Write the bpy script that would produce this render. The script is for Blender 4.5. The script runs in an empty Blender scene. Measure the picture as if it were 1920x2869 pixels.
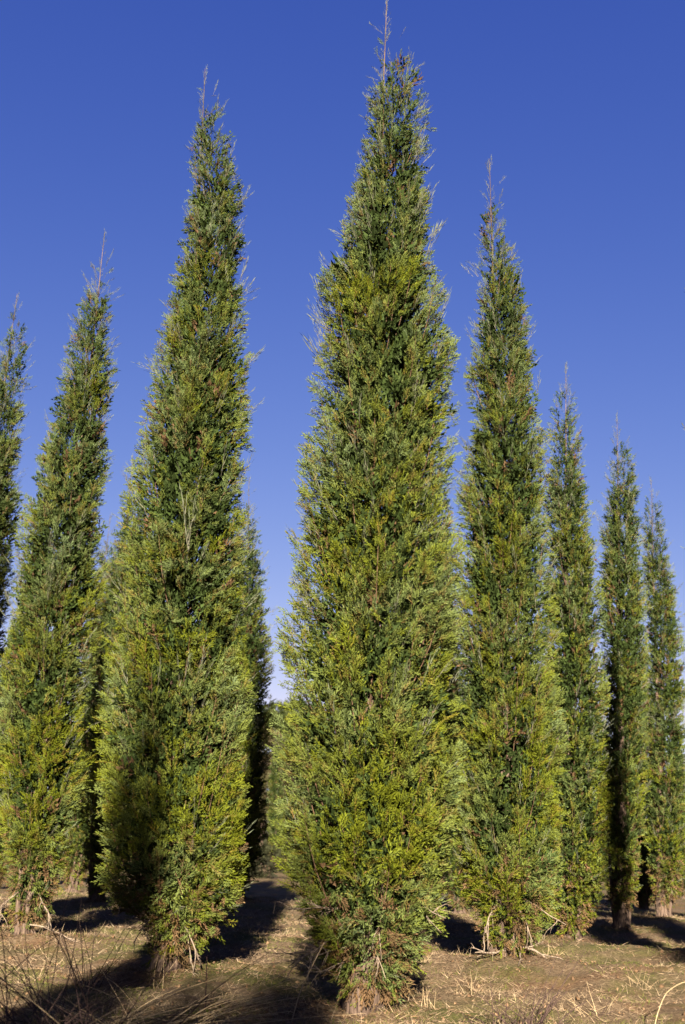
import bpy, math, random
import numpy as np
from mathutils import Vector, Matrix

random.seed(7)
SC = bpy.context.scene
COL = SC.collection
PI = math.pi
R = math.radians

# ------------------------------------------------------------------ camera
cam_d = bpy.data.cameras.new('camera')
cam_d.sensor_fit = 'VERTICAL'
cam_d.sensor_height = 36.0
cam_d.sensor_width = 24.0
cam_d.lens = 35.0
cam_d.clip_start = 0.05
cam_d.clip_end = 3000.0
cam_d.dof.use_dof = True
cam_d.dof.focus_distance = 9.0
cam_d.dof.aperture_fstop = 1.9
cam = bpy.data.objects.new('camera', cam_d)
COL.objects.link(cam)
EYE = 1.1
_p, _r = R(19.1), R(1.7)
_f = Vector((0, math.cos(_p), math.sin(_p)))
_u0 = Vector((0, -math.sin(_p), math.cos(_p)))
_x0 = Vector((1, 0, 0))
_x = _x0 * math.cos(_r) + _u0 * math.sin(_r)
_u = _u0 * math.cos(_r) - _x0 * math.sin(_r)
cam.matrix_world = Matrix(((_x.x, _u.x, -_f.x, 0), (_x.y, _u.y, -_f.y, 0), (_x.z, _u.z, -_f.z, EYE), (0, 0, 0, 1)))
SC.camera = cam

# ------------------------------------------------------------------ light
SUN_EL, SUN_AZ = 21.0, 1.0      # sun stands low behind the camera; azimuth of its light's travel
w = bpy.data.worlds.new('World')
SC.world = w
w.use_nodes = True
nt = w.node_tree
for n in list(nt.nodes):
    nt.nodes.remove(n)
sky = nt.nodes.new('ShaderNodeTexSky')
sky.sky_type = 'NISHITA'
sky.sun_disc = False
sky.sun_elevation = R(SUN_EL)
sky.sun_rotation = R(180 + SUN_AZ)
sky.altitude = 0
sky.air_density = 1.0
sky.dust_density = 0.3
sky.ozone_density = 3.0
bg = nt.nodes.new('ShaderNodeBackground')
bg.inputs['Strength'].default_value = 0.05
wo = nt.nodes.new('ShaderNodeOutputWorld')
# the film's response: each channel gets its own gamma and gain (deep violet blue overhead, pale at the horizon)
SKY_GAMMA, SKY_GAIN, SKY_MAX = (1.5, 1.19, 0.62), (0.188, 0.167, 0.518), (1.43, 1.57, 1.94)
sp = nt.nodes.new('ShaderNodeSeparateColor')
cb = nt.nodes.new('ShaderNodeCombineColor')
nt.links.new(sky.outputs['Color'], sp.inputs[0])
for _k in range(3):
    pw = nt.nodes.new('ShaderNodeMath')
    pw.operation = 'POWER'
    pw.inputs[1].default_value = SKY_GAMMA[_k]
    ml = nt.nodes.new('ShaderNodeMath')
    ml.operation = 'MULTIPLY'
    ml.inputs[1].default_value = SKY_GAIN[_k]
    mn = nt.nodes.new('ShaderNodeMath')
    mn.operation = 'MINIMUM'
    mn.inputs[1].default_value = SKY_MAX[_k]
    nt.links.new(sp.outputs[_k], pw.inputs[0])
    nt.links.new(pw.outputs[0], ml.inputs[0])
    nt.links.new(ml.outputs[0], mn.inputs[0])
    nt.links.new(mn.outputs[0], cb.inputs[_k])
nt.links.new(cb.outputs[0], bg.inputs['Color'])
nt.links.new(bg.outputs['Background'], wo.inputs['Surface'])

sun_d = bpy.data.lights.new('sun', 'SUN')
sun_d.energy = 5.0
sun_d.angle = R(0.53)
sun_d.color = (1.0, 0.89, 0.72)
sun = bpy.data.objects.new('sun', sun_d)
COL.objects.link(sun)
_d = Vector((math.sin(R(SUN_AZ)) * math.cos(R(SUN_EL)), math.cos(R(SUN_AZ)) * math.cos(R(SUN_EL)), -math.sin(R(SUN_EL))))
sun.rotation_euler = _d.to_track_quat('-Z', 'Y').to_euler()

vs = SC.view_settings
vs.view_transform = 'Standard'
vs.look = 'None'
vs.gamma = 1.0
vs.use_curve_mapping = False
vs.exposure = 3.36
SC.cycles.max_bounces = 6
SC.cycles.diffuse_bounces = 1
SC.cycles.transmission_bounces = 4
SC.cycles.transparent_max_bounces = 4


# ------------------------------------------------------------------ materials
def new_mat(name):
    m = bpy.data.materials.new(name)
    m.use_nodes = True
    return m, m.node_tree, m.node_tree.nodes['Principled BSDF']


def foliage_mat(name, rough=0.5, trans=0.22, spec=0.35):
    m, t, b = new_mat(name)
    a = t.nodes.new('ShaderNodeAttribute')
    a.attribute_name = 'tint'
    b.inputs['Roughness'].default_value = rough
    b.inputs['Specular IOR Level'].default_value = spec
    t.links.new(a.outputs['Color'], b.inputs['Base Color'])
    if trans > 0:
        tr = t.nodes.new('ShaderNodeBsdfTranslucent')
        t.links.new(a.outputs['Color'], tr.inputs['Color'])
        mx = t.nodes.new('ShaderNodeMixShader')
        mx.inputs[0].default_value = trans
        t.links.new(b.outputs[0], mx.inputs[1])
        t.links.new(tr.outputs[0], mx.inputs[2])
        t.links.new(mx.outputs[0], t.nodes['Material Output'].inputs['Surface'])
    return m


def bark_mat(name, c1, c2):
    m, t, b = new_mat(name)
    tc = t.nodes.new('ShaderNodeTexCoord')
    mp = t.nodes.new('ShaderNodeMapping')
    mp.inputs['Scale'].default_value = (30, 30, 3.0)
    nz = t.nodes.new('ShaderNodeTexNoise')
    nz.inputs['Scale'].default_value = 1.6
    nz.inputs['Detail'].default_value = 6
    cr = t.nodes.new('ShaderNodeValToRGB')
    cr.color_ramp.elements[0].position = 0.35
    cr.color_ramp.elements[0].color = (*c1, 1)
    cr.color_ramp.elements[1].position = 0.65
    cr.color_ramp.elements[1].color = (*c2, 1)
    bp = t.nodes.new('ShaderNodeBump')
    bp.inputs['Strength'].default_value = 0.9
    bp.inputs['Distance'].default_value = 0.02
    t.links.new(tc.outputs['Object'], mp.inputs['Vector'])
    t.links.new(mp.outputs[0], nz.inputs['Vector'])
    t.links.new(nz.outputs['Fac'], cr.inputs['Fac'])
    t.links.new(cr.outputs['Color'], b.inputs['Base Color'])
    t.links.new(nz.outputs['Fac'], bp.inputs['Height'])
    t.links.new(bp.outputs[0], b.inputs['Normal'])
    b.inputs['Roughness'].default_value = 0.95
    b.inputs['Specular IOR Level'].default_value = 0.03
    return m


M_LEAF = foliage_mat('juniper_foliage', 0.75, 0.10, 0.04)
M_STRAW = foliage_mat('dry_straw', 0.9, 0.12, 0.03)
M_BARK = bark_mat('fibrous_bark', (0.0162, 0.0109, 0.0086), (0.0647, 0.0452, 0.0338))
M_TWIG = bark_mat('twig_bark', (0.0238, 0.0136, 0.0088), (0.0680, 0.0422, 0.0258))
M_DEAD = bark_mat('bleached_wood', (0.0519, 0.0390, 0.0290), (0.1166, 0.0904, 0.0681))
M_STEMDARK = bark_mat('dark_stem', (0.0148, 0.0095, 0.0090), (0.0357, 0.0228, 0.0195))
M_STEMPALE = bark_mat('straw_stem', (0.1100, 0.0776, 0.0419), (0.1780, 0.1361, 0.0843))


def soil_mat():
    m, t, b = new_mat('dry_soil')
    tc = t.nodes.new('ShaderNodeTexCoord')

    def noise(scale, detail, rough=0.6):
        n = t.nodes.new('ShaderNodeTexNoise')
        n.inputs['Scale'].default_value = scale
        n.inputs['Detail'].default_value = detail
        n.inputs['Roughness'].default_value = rough
        t.links.new(tc.outputs['Object'], n.inputs['Vector'])
        return n

    def ramp(n, *els):
        c = t.nodes.new('ShaderNodeValToRGB')
        e = c.color_ramp.elements
        e[0].position, e[0].color = els[0][0], (*els[0][1], 1)
        e[1].position, e[1].color = els[-1][0], (*els[-1][1], 1)
        for p, col in els[1:-1]:
            k = e.new(p)
            k.color = (*col, 1)
        t.links.new(n.outputs['Fac'], c.inputs['Fac'])
        return c

    def mix(f, a, bb):
        x = t.nodes.new('ShaderNodeMixRGB')
        t.links.new(f, x.inputs[0])
        t.links.new(a, x.inputs[1])
        t.links.new(bb, x.inputs[2])
        return x.outputs[0]
    fine = ramp(noise(26, 8, 0.7), (0.3, (0.0251, 0.0166, 0.0105)), (0.5, (0.0603, 0.0413, 0.0251)), (0.72, (0.1052, 0.0777, 0.0502)))
    red = ramp(noise(11, 6, 0.7), (0.35, (0.0352, 0.0174, 0.0089)), (0.7, (0.0902, 0.0477, 0.0239)))
    green = ramp(noise(30, 6, 0.7), (0.3, (0.0133, 0.0162, 0.0043)), (0.7, (0.0471, 0.0486, 0.0119)))
    f1 = ramp(noise(0.9, 4), (0.50, (0, 0, 0)), (0.66, (0.8, 0.8, 0.8)))
    f2 = ramp(noise(0.7, 5), (0.46, (0, 0, 0)), (0.62, (0.8, 0.8, 0.8)))
    c = mix(f1.outputs[0], fine.outputs[0], red.outputs[0])
    t.nodes.new('ShaderNodeMapping')
    c = mix(f2.outputs[0], c, green.outputs[0])
    t.links.new(c, b.inputs['Base Color'])
    b.inputs['Roughness'].default_value = 1.0
    b.inputs['Specular IOR Level'].default_value = 0.05
    nb = noise(38, 8, 0.75)
    bp = t.nodes.new('ShaderNodeBump')
    bp.inputs['Strength'].default_value = 0.8
    bp.inputs['Distance'].default_value = 0.04
    t.links.new(nb.outputs['Fac'], bp.inputs['Height'])
    t.links.new(bp.outputs[0], b.inputs['Normal'])
    return m


M_SOIL = soil_mat()


# ------------------------------------------------------------------ mesh helpers
def np_mesh(name, V, F, mat, tint=None, smooth=False):
    """V (n,3), F (m,3) or (m,4) int, tint (n,3)"""
    k = F.shape[1]
    me = bpy.data.meshes.new(name)
    me.vertices.add(len(V))
    me.vertices.foreach_set('co', np.ascontiguousarray(V, dtype=np.float32).ravel())
    me.loops.add(F.size)
    me.loops.foreach_set('vertex_index', np.ascontiguousarray(F, dtype=np.int32).ravel())
    me.polygons.add(len(F))
    me.polygons.foreach_set('loop_start', np.arange(0, F.size, k, dtype=np.int32))
    me.polygons.foreach_set('loop_total', np.full(len(F), k, dtype=np.int32))
    if smooth:
        me.polygons.foreach_set('use_smooth', np.ones(len(F), dtype=bool))
    me.update(calc_edges=True)
    if tint is not None:
        a = me.color_attributes.new('tint', 'FLOAT_COLOR', 'POINT')
        c = np.ones((len(V), 4), dtype=np.float32)
        c[:, :3] = np.clip(tint, 0, 1)
        a.data.foreach_set('color', c.ravel())
    me.materials.append(mat)
    return me


def obj(name, me, parent=None, label=None, cat=None, group=None, kind=None, loc=None):
    o = bpy.data.objects.new(name, me)
    COL.objects.link(o)
    if parent is not None:
        o.parent = parent
    if loc is not None:
        o.location = loc
    for k, v in (('label', label), ('category', cat), ('group', group), ('kind', kind)):
        if v:
            o[k] = v
    return o


class Tubes:
    def __init__(self):
        self.V, self.F, self.n = [], [], 0

    def add(self, pts, rad, sides=5, flute=0.0, rng=None):
        P = np.asarray(pts, float)
        rad = np.broadcast_to(np.asarray(rad, float), (len(P),))
        T = np.gradient(P, axis=0)
        T /= np.linalg.norm(T, axis=1, keepdims=True) + 1e-9
        ref = np.array([0.31, 0.93, 0.17]) if abs(T[0][1]) < 0.9 else np.array([1.0, 0.1, 0.0])
        A = np.cross(T, ref)
        A /= np.linalg.norm(A, axis=1, keepdims=True) + 1e-9
        B = np.cross(T, A)
        an = np.arange(sides) / sides * 2 * PI
        fl = np.ones((len(P), sides))
        if flute and rng is not None:
            base = rng.normal(0, flute, sides)
            for i in range(len(P)):
                base = 0.8 * base + 0.2 * rng.normal(0, flute * 1.6, sides)
                fl[i] += base
        V = P[:, None, :] + (A[:, None, :] * np.cos(an)[None, :, None] + B[:, None, :] * np.sin(an)[None, :, None]) * (rad[:, None] * fl)[..., None]
        i = np.arange(len(P) - 1)[:, None] * sides
        j = np.arange(sides)[None, :]
        j2 = (j + 1) % sides
        F = np.stack([i + j, i + j2, i + sides + j2, i + sides + j], -1).reshape(-1, 4) + self.n
        self.V.append(V.reshape(-1, 3))
        self.F.append(F)
        self.n += V.shape[0] * sides

    def mesh(self, name, mat, smooth=True):
        return np_mesh(name, np.concatenate(self.V), np.concatenate(self.F), mat, None, smooth)


def unit(v):
    return v / (np.linalg.norm(v, axis=-1, keepdims=True) + 1e-9)


def wave_noise(rng, lo, hi, n=10):
    K = unit(rng.normal(size=(n, 3))) * (2 * PI / rng.uniform(lo, hi, (n, 1)))
    ph = rng.uniform(0, 2 * PI, n)
    return lambda P: np.sin(P @ K.T + ph).sum(1) / math.sqrt(n / 2)


# ------------------------------------------------------------------ juniper sprays (prototype leaf fans)
def sliver(p, q, side, wd):
    m = p + (q - p) * 0.25
    return [m + side * wd, q, m - side * wd * 0.8 - (q - p) * 0.25]


def make_spray(rng, n_side, spread, wd, sub=2, curl=0.15):
    """a flat fan of scaly cord-like twiglets along +Z, about unit length"""
    V, T = [], []
    side0 = np.array([0, 1.0, 0])

    def blade(p, q, t0, t1):
        d = unit(q - p)
        s = unit(np.cross(d, unit(rng.normal(size=3))))
        V.extend(sliver(p, q, s, wd * rng.uniform(0.8, 1.25)))
        T.extend([t0, t1, t0])
    axis = [np.array([0, 0, 0.0])]
    d = np.array([0, 0, 1.0])
    for i in range(4):
        d = unit(d + rng.normal(0, 0.08, 3))
        axis.append(axis[-1] + d * 0.25)
    for i in range(4):
        blade(axis[i], axis[i + 1] + d * 0.04, i / 4 * 0.7, (i + 1) / 4 * 0.7 + 0.1)
    for k in range(n_side):
        t = 0.12 + 0.8 * (k + rng.uniform(-0.2, 0.2)) / n_side
        i = min(3, int(t * 4))
        p = axis[i] + (axis[i + 1] - axis[i]) * (t * 4 - i)
        sg = 1 if k % 2 else -1
        ang = spread * rng.uniform(0.7, 1.2)
        L = (0.50 - 0.32 * t) * rng.uniform(0.75, 1.25)
        dd = unit(np.array([sg * math.sin(ang), rng.normal(0, curl), math.cos(ang)]))
        m = p + dd * L * 0.55
        d2 = unit(dd + np.array([0, 0, 0.5]) + rng.normal(0, 0.12, 3))
        e = m + d2 * L * 0.6
        blade(p, m + d2 * 0.02, 0.3 * t, 0.5)
        blade(m, e, 0.5, 1.0)
        for s in range(sub):
            q0 = p + (m - p) * rng.uniform(0.35, 1.0) if s % 2 == 0 else m + (e - m) * rng.uniform(0, 0.5)
            a2 = rng.uniform(0.4, 0.8) * (1 if rng.random() < 0.5 else -1)
            dz = unit(np.array([dd[0] * math.cos(a2) + dd[2] * math.sin(a2), dd[1] + rng.normal(0, curl), dd[2] * math.cos(a2) - dd[0] * math.sin(a2) + 0.25]))
            blade(q0, q0 + dz * L * rng.uniform(0.3, 0.5), 0.5, 1.0)
    return np.array(V), np.array(T)


_rg = np.random.default_rng(11)
SPRAYS = [make_spray(_rg, 10, R(33), 0.030, 2) for _ in range(9)]
SPRAYS_LOW = [make_spray(_rg, 6, R(36), 0.055, 1) for _ in range(7)]
SHOOTS = [make_spray(_rg, 9, R(26), 0.018, 0, 0.3) for _ in range(5)]
for _i in range(5):      # shoots are slender: squeeze the fan
    SHOOTS[_i][0][:, :2] *= 0.55


def place_sprays(protos, pos, axis, scale, col_base, col_tip, rng, width=1.0):
    n = len(pos)
    pick = rng.integers(0, len(protos), n)
    rnd = unit(rng.normal(size=(n, 3)))
    X = unit(np.cross(axis, rnd))
    Y = np.cross(axis, X)
    Vs, Ts = [], []
    for k, (PV, PT) in enumerate(protos):
        s = np.nonzero(pick == k)[0]
        if not len(s):
            continue
        B = np.stack([X[s] * width, Y[s] * width, axis[s]], 1) * scale[s][:, None, None]
        V = np.einsum('vj,njk->nvk', PV, B) + pos[s][:, None, :]
        nb = len(PV) // 3
        jit = np.repeat(rng.uniform(0.78, 1.25, (len(s), nb)), 3, axis=1)[..., None]
        c = (col_base[s][:, None, :] * (1 - PT)[None, :, None] + col_tip[s][:, None, :] * PT[None, :, None]) * jit
        Vs.append(V.reshape(-1, 3))
        Ts.append(c.reshape(-1, 3))
    return np.concatenate(Vs), np.concatenate(Ts)


BLUE = np.array([0.0503, 0.0666, 0.0299])
YEL = np.array([0.0558, 0.0632, 0.0034])
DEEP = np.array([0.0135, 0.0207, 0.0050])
BRN = np.array([0.0494, 0.0296, 0.0148])
ORANGE = np.array([0.0673, 0.0381, 0.0112])


def crown_mesh(H, lean, prof, seed, dens, size, low=False, yellow=0.0, holes=0.0, spurs=()):
    rng = np.random.default_rng(seed)
    z = np.array([p[0] for p in prof])
    cx = np.array([p[1] for p in prof])
    rr = np.array([p[2] for p in prof])
    zt = np.append(z, H)
    cx = np.append(cx, lean)
    rr = np.append(rr, 0.02)
    z0 = z[0]

    def radius(q):          # the foot of each spray sits inside the measured outline
        z_ = q
        q = np.interp(q, zt, rr)
        k = 0.36 + 0.20 * np.clip((4.2 - z_) / 3.0, 0, 1) + 0.45 * np.clip((z_ / H - 0.6) / 0.25, 0, 1)
        if low:
            k = k * 0.6
        return np.maximum(0.45 * q, q - k * size * np.minimum(1, q / 0.45))

    def centre(q):
        return np.interp(q, zt, cx)
    lump = wave_noise(rng, 0.5, 1.6)
    _g = wave_noise(rng, 0.18, 0.55, 14)

    def gap(P):             # gaps run up and down between the plumes
        return _g(P * np.array([1, 1, 0.5]))
    tintn = wave_noise(rng, 0.3, 1.4, 12)
    zz = np.linspace(z0, H - 0.25, 400)
    cdf = np.cumsum(radius(zz) + 0.05 + 0.16 * np.clip((1.9 - zz) / 0.8, 0, 1))
    cdf /= cdf[-1]
    POS, AX, SCL, RAD = [], [], [], []
    tub = Tubes()
    # --- ascending branches, each with its plume of sprays
    area = 2 * PI * float(np.trapz(radius(zz), zz))
    nb = int(area * 13 * dens ** 0.4)
    ze = np.interp(rng.uniform(0, 1, nb), cdf, zz)
    ze = ze[(np.clip((H - 0.45 - ze) / 1.6, 0.06, 1) > rng.uniform(0, 1, nb))]
    nb = len(ze)
    th = rng.uniform(0, 2 * PI, nb)
    PLW = []
    for i in range(nb):
        z1 = ze[i]
        r1 = radius(z1)
        od = np.array([math.cos(th[i]), math.sin(th[i]), 0])
        P1 = np.array([centre(z1), 0, z1]) + od * r1
        lf = 1 + 0.10 * lump(P1[None, :])[0]
        r1 *= min(1.12, max(0.8, lf)) * (rng.uniform(0.9, 1.08) if rng.random() < 0.8 else rng.uniform(0.6, 0.9))
        P1 = np.array([centre(z1), 0, z1]) + od * r1
        low_f = max(0.0, 1 - z1 / 1.3)
        rise = r1 * rng.uniform(1.2, 2.6) * (1 - 1.1 * low_f)
        zs = min(max(z1 - rise, 0.25), H - 0.2)
        P0 = np.array([lean * zs / H, 0, zs])
        PC = P0 + (P1 - P0) * np.array([0.75, 0.75, 0.33])
        t = np.linspace(0, 1, 7)[:, None]
        pts = P0 * (1 - t) ** 2 + PC * 2 * t * (1 - t) + P1 * t ** 2
        if rng.random() < 0.6 or z1 > H - 1.6:
            tub.add(pts, np.linspace(0.004 + 0.009 * r1, 0.0018, 7), 4)
        ns = max(4, int((11 + 20 * r1) * dens ** 0.6))
        if od[1] > 0.3:
            ns = ns * 2 // 3
        Lp = np.linalg.norm(P1 - P0) + 1e-6
        u = rng.uniform(0, 1, ns) ** 0.8            # 0 = tip of the plume
        ts = np.clip(1 - u * (0.25 + 0.30 * r1) / Lp, 0.15, 1)
        tt = ts[:, None]
        sp = P0 * (1 - tt) ** 2 + PC * 2 * tt * (1 - tt) + P1 * tt ** 2
        tg = unit((PC - P0) * (1 - tt) + (P1 - PC) * tt)
        lat = unit(np.cross(tg, rng.normal(size=(ns, 3))))
        sp = sp + lat * (u * rng.uniform(0.1, 0.5, ns) * size)[:, None]
        ax = unit(tg * 0.75 + od * (0.5 - 0.3 * low_f) + lat * (0.3 + 0.55 * u[:, None]) + np.array([0, 0, 0.15 - 0.7 * low_f]) + rng.normal(0, 0.25, (ns, 3)))
        POS.append(sp)
        AX.append(ax)
        SCL.append(rng.uniform(0.75, 1.15, ns) * (1.0 - 0.15 * u))
        RAD.append(np.full(ns, 1.0 - 0.25 * u))
        PLW.append(np.full(ns, rng.normal(0, 0.17)))
    # --- sprays filling the shell between the plumes
    n = int(area * 420 * dens)
    zf = np.interp(rng.uniform(0, 1, n), cdf, zz)
    th = rng.uniform(0, 2 * PI, n)
    fr = 1 - 0.55 * rng.uniform(0, 1, n) ** 1.6
    od = np.stack([np.cos(th), np.sin(th), np.zeros(n)], 1)
    base = np.stack([centre(zf), np.zeros(n), zf], 1) + od * radius(zf)[:, None]
    g = gap(base)
    lf = np.clip(1 + 0.11 * lump(base), 0.8, 1.12)
    fr = fr * lf
    keep = g > (-0.45 + holes) + rng.normal(0, 0.3, n)
    thin = np.clip((H - 0.5 - zf) / 2.2, 0.03, 1) * np.clip((zf - z0) / 0.6 + 0.35, 0, 1) > rng.uniform(0, 1, n)
    keep &= thin
    keep &= (np.sin(th) < 0.25) | (rng.uniform(0, 1, n) < 0.5)      # thinner on the side away from the camera
    p = np.stack([centre(zf), np.zeros(n), zf], 1) + od * (radius(zf) * fr)[:, None]
    p[:, 2] -= 0.05
    lowf = np.clip(1 - zf / 1.3, 0, 1)[:, None]
    ax = unit(od * (0.75 - 0.4 * lowf) + np.array([0, 0, 1.0]) * (0.55 - 0.95 * lowf) + rng.normal(0, 0.42, (n, 3)))
    POS.append(p[keep])
    AX.append(ax[keep])
    SCL.append(rng.uniform(0.7, 1.15, keep.sum()))
    RAD.append(fr[keep])
    PLW.append(rng.normal(0, 0.15, keep.sum()))
    # --- coarse inner foliage that closes the heart of the crown
    ni = int(area * 170 * dens ** 0.5)
    zi = np.interp(rng.uniform(0, 1, ni), cdf, zz)
    ti = rng.uniform(0, 2 * PI, ni)
    fi = rng.uniform(0.2, 0.72, ni)
    odi = np.stack([np.cos(ti), np.sin(ti), np.zeros(ni)], 1)
    pi_ = np.stack([centre(zi), np.zeros(ni), zi], 1) + odi * (radius(zi) * fi)[:, None]
    ki = (gap(pi_) > -1.3 + holes) & (np.clip((H - 0.6 - zi) / 2.0, 0, 1) > rng.uniform(0, 1, ni))
    axi = unit(odi * 0.5 + np.array([0, 0, 1.0]) + rng.normal(0, 0.4, (ni, 3)))
    VI, TI = None, None
    if ki.sum():
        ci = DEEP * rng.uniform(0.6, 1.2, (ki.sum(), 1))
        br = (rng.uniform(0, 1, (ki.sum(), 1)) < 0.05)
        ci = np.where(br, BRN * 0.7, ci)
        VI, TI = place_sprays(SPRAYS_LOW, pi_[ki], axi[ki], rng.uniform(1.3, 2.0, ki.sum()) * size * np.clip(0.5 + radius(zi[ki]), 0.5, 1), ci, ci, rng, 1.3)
    # --- the shaggy skirt of half-dead sprays that hangs round the foot
    nh = int(260 * (0.6 if low else 1))
    zh = z0 * 0.65 + 0.03 + 0.95 * rng.uniform(0, 1, nh) ** 1.3
    ah = rng.uniform(0, 2 * PI, nh)
    oh = np.stack([np.cos(ah), np.sin(ah), np.zeros(nh)], 1)
    rh = (0.05 + 0.75 * np.interp(zh, np.concatenate([[0.1], zt]), np.concatenate([[0.10], rr])) * rng.uniform(0.25, 1, nh))
    ph_ = np.stack([centre(zh) * np.clip(zh / z0, 0, 1), np.zeros(nh), zh + 0.08], 1) + oh * rh[:, None]
    axh = unit(oh * 0.35 + np.array([0, 0, -0.65]) + rng.normal(0, 0.35, (nh, 3)))
    mh = rng.uniform(0, 1, (nh, 1))
    ch = np.where(mh < 0.6, BRN * rng.uniform(0.9, 1.7, (nh, 1)), (BLUE * 0.5 + YEL * 0.5) * rng.uniform(0.8, 1.1, (nh, 1)))
    VH, TH = place_sprays(SPRAYS_LOW if low else SPRAYS, ph_, axh, rng.uniform(0.7, 1.2, nh) * size, ch * 0.6, ch, rng)
    pos = np.concatenate(POS)
    axd = np.concatenate(AX)
    rad = np.concatenate(RAD)
    hz = np.clip(pos[:, 2] / H, 0, 1)
    scl = np.concatenate(SCL) * size * (1.08 - 0.42 * hz)
    nS = len(pos)
    wv = np.clip(0.82 - 0.60 * hz + yellow + 0.19 * tintn(pos) + np.concatenate(PLW) + rng.normal(0, 0.10, nS), 0, 1)[:, None]
    tip = BLUE * (1 - wv) + YEL * wv
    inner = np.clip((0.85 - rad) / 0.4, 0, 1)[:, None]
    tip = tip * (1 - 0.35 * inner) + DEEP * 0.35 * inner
    pb = 0.004 + 0.06 * np.clip((0.72 - rad) / 0.3, 0, 1) + 0.55 * np.clip(1 - (pos[:, 2] - z0) / 0.8, 0, 1) ** 1.3
    dead = (rng.uniform(0, 1, nS) < pb)[:, None]
    tip = np.where(dead, BRN * rng.uniform(0.8, 1.5, (nS, 1)), tip)
    orange = (rng.uniform(0, 1, nS) < 0.2)[:, None]
    bas = np.where(orange, ORANGE * 0.7, tip * 0.45 + DEEP * 0.4)  # spray bases painted darker, as a shaded interior behind lit tips
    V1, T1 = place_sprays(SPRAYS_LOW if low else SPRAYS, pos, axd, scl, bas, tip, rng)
    # --- slender shoots breaking the outline
    m = int((26 + area * 7) * (0.7 if low else 1))
    zf = np.interp(rng.uniform(0, 1, m) ** 0.8, cdf, zz)
    th = rng.uniform(0, 2 * PI, m)
    od = np.stack([np.cos(th), np.sin(th), np.zeros(m)], 1)
    p = np.stack([centre(zf), np.zeros(m), zf], 1) + od * (radius(zf) * rng.uniform(0.82, 0.98, m))[:, None]
    ax = unit(od * 0.62 + np.array([0, 0, 0.95]) * np.clip(zf / 1.2, 0.15, 1)[:, None] + rng.normal(0, 0.2, (m, 3)))
    sc = rng.uniform(1.3, 2.5, m) * size * np.clip(0.55 + radius(zf), 0.6, 1)
    m2 = 56
    zf = H - 0.7 - 2.6 * rng.uniform(0, 1, m2) ** 0.9
    th = rng.uniform(0, 2 * PI, m2)
    od2 = np.stack([np.cos(th), np.sin(th), np.zeros(m2)], 1)
    p = np.concatenate([p, np.stack([centre(zf), np.zeros(m2), zf], 1) + od2 * (radius(zf) * rng.uniform(0.5, 0.95, m2))[:, None]])
    ax = np.concatenate([ax, unit(od2 * 0.55 + np.array([0, 0, 1.0]) + rng.normal(0, 0.15, (m2, 3)))])
    sc = np.concatenate([sc, rng.uniform(0.75, 1.25, m2) * np.clip(0.07 + 0.11 * (H - zf), 0, 0.30)])
    # --- the bare leader at the very top with its few side shoots
    L = min(1.7, 0.18 * H)
    k = 28
    zl = H - L * rng.uniform(0.02, 1.0, k) ** 0.8
    tl = rng.uniform(0, 2 * PI, k)
    fr = (H - zl) / L
    odl = np.stack([np.cos(tl), np.sin(tl), np.zeros(k)], 1)
    pl = np.stack([lean * zl / H, np.zeros(k), zl], 1)
    axl = unit(odl * (0.35 + 0.4 * fr[:, None]) + np.array([0, 0, 1.0]) + rng.normal(0, 0.1, (k, 3)))
    scl2 = (0.07 + 0.25 * fr) * rng.uniform(0.7, 1.2, k)
    top = np.array([[lean * (H - 0.3) / H, 0, H - 0.3]])
    pp = np.concatenate([p, pl, top])
    aa = np.concatenate([ax, axl, unit(np.array([[0.03, 0, 1.0]]))])
    ss = np.concatenate([sc, scl2, [0.32]])
    if len(spurs):
        pp = np.concatenate([pp, np.repeat(np.array([q[0] for q in spurs], float), 3, 0) + rng.normal(0, 0.02, (3 * len(spurs), 3))])
        aa = np.concatenate([aa, unit(unit(np.repeat(np.array([q[1] for q in spurs], float), 3, 0)) + rng.normal(0, 0.10, (3 * len(spurs), 3)))])
        ss = np.concatenate([ss, np.repeat(np.array([q[2] for q in spurs]), 3) * np.tile([1.0, 0.8, 0.6], len(spurs))])
    cb = np.tile(np.array([0.0510, 0.0462, 0.0340]), (len(pp), 1))
    ct = np.tile(np.array([0.0422, 0.0530, 0.0299]), (len(pp), 1)) * rng.uniform(0.7, 1.1, (len(pp), 1))
    V2, T2 = place_sprays(SHOOTS, pp, aa, ss, cb, ct, rng, 1.6 if low else 1.0)
    V = np.concatenate([V1, V2, VI, VH])
    T = np.concatenate([T1, T2, TI, TH])
    F = np.arange(len(V), dtype=np.int32).reshape(-1, 3)
    return np_mesh('crown', V, F, M_LEAF, T), tub.mesh('branches', M_TWIG)


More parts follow.
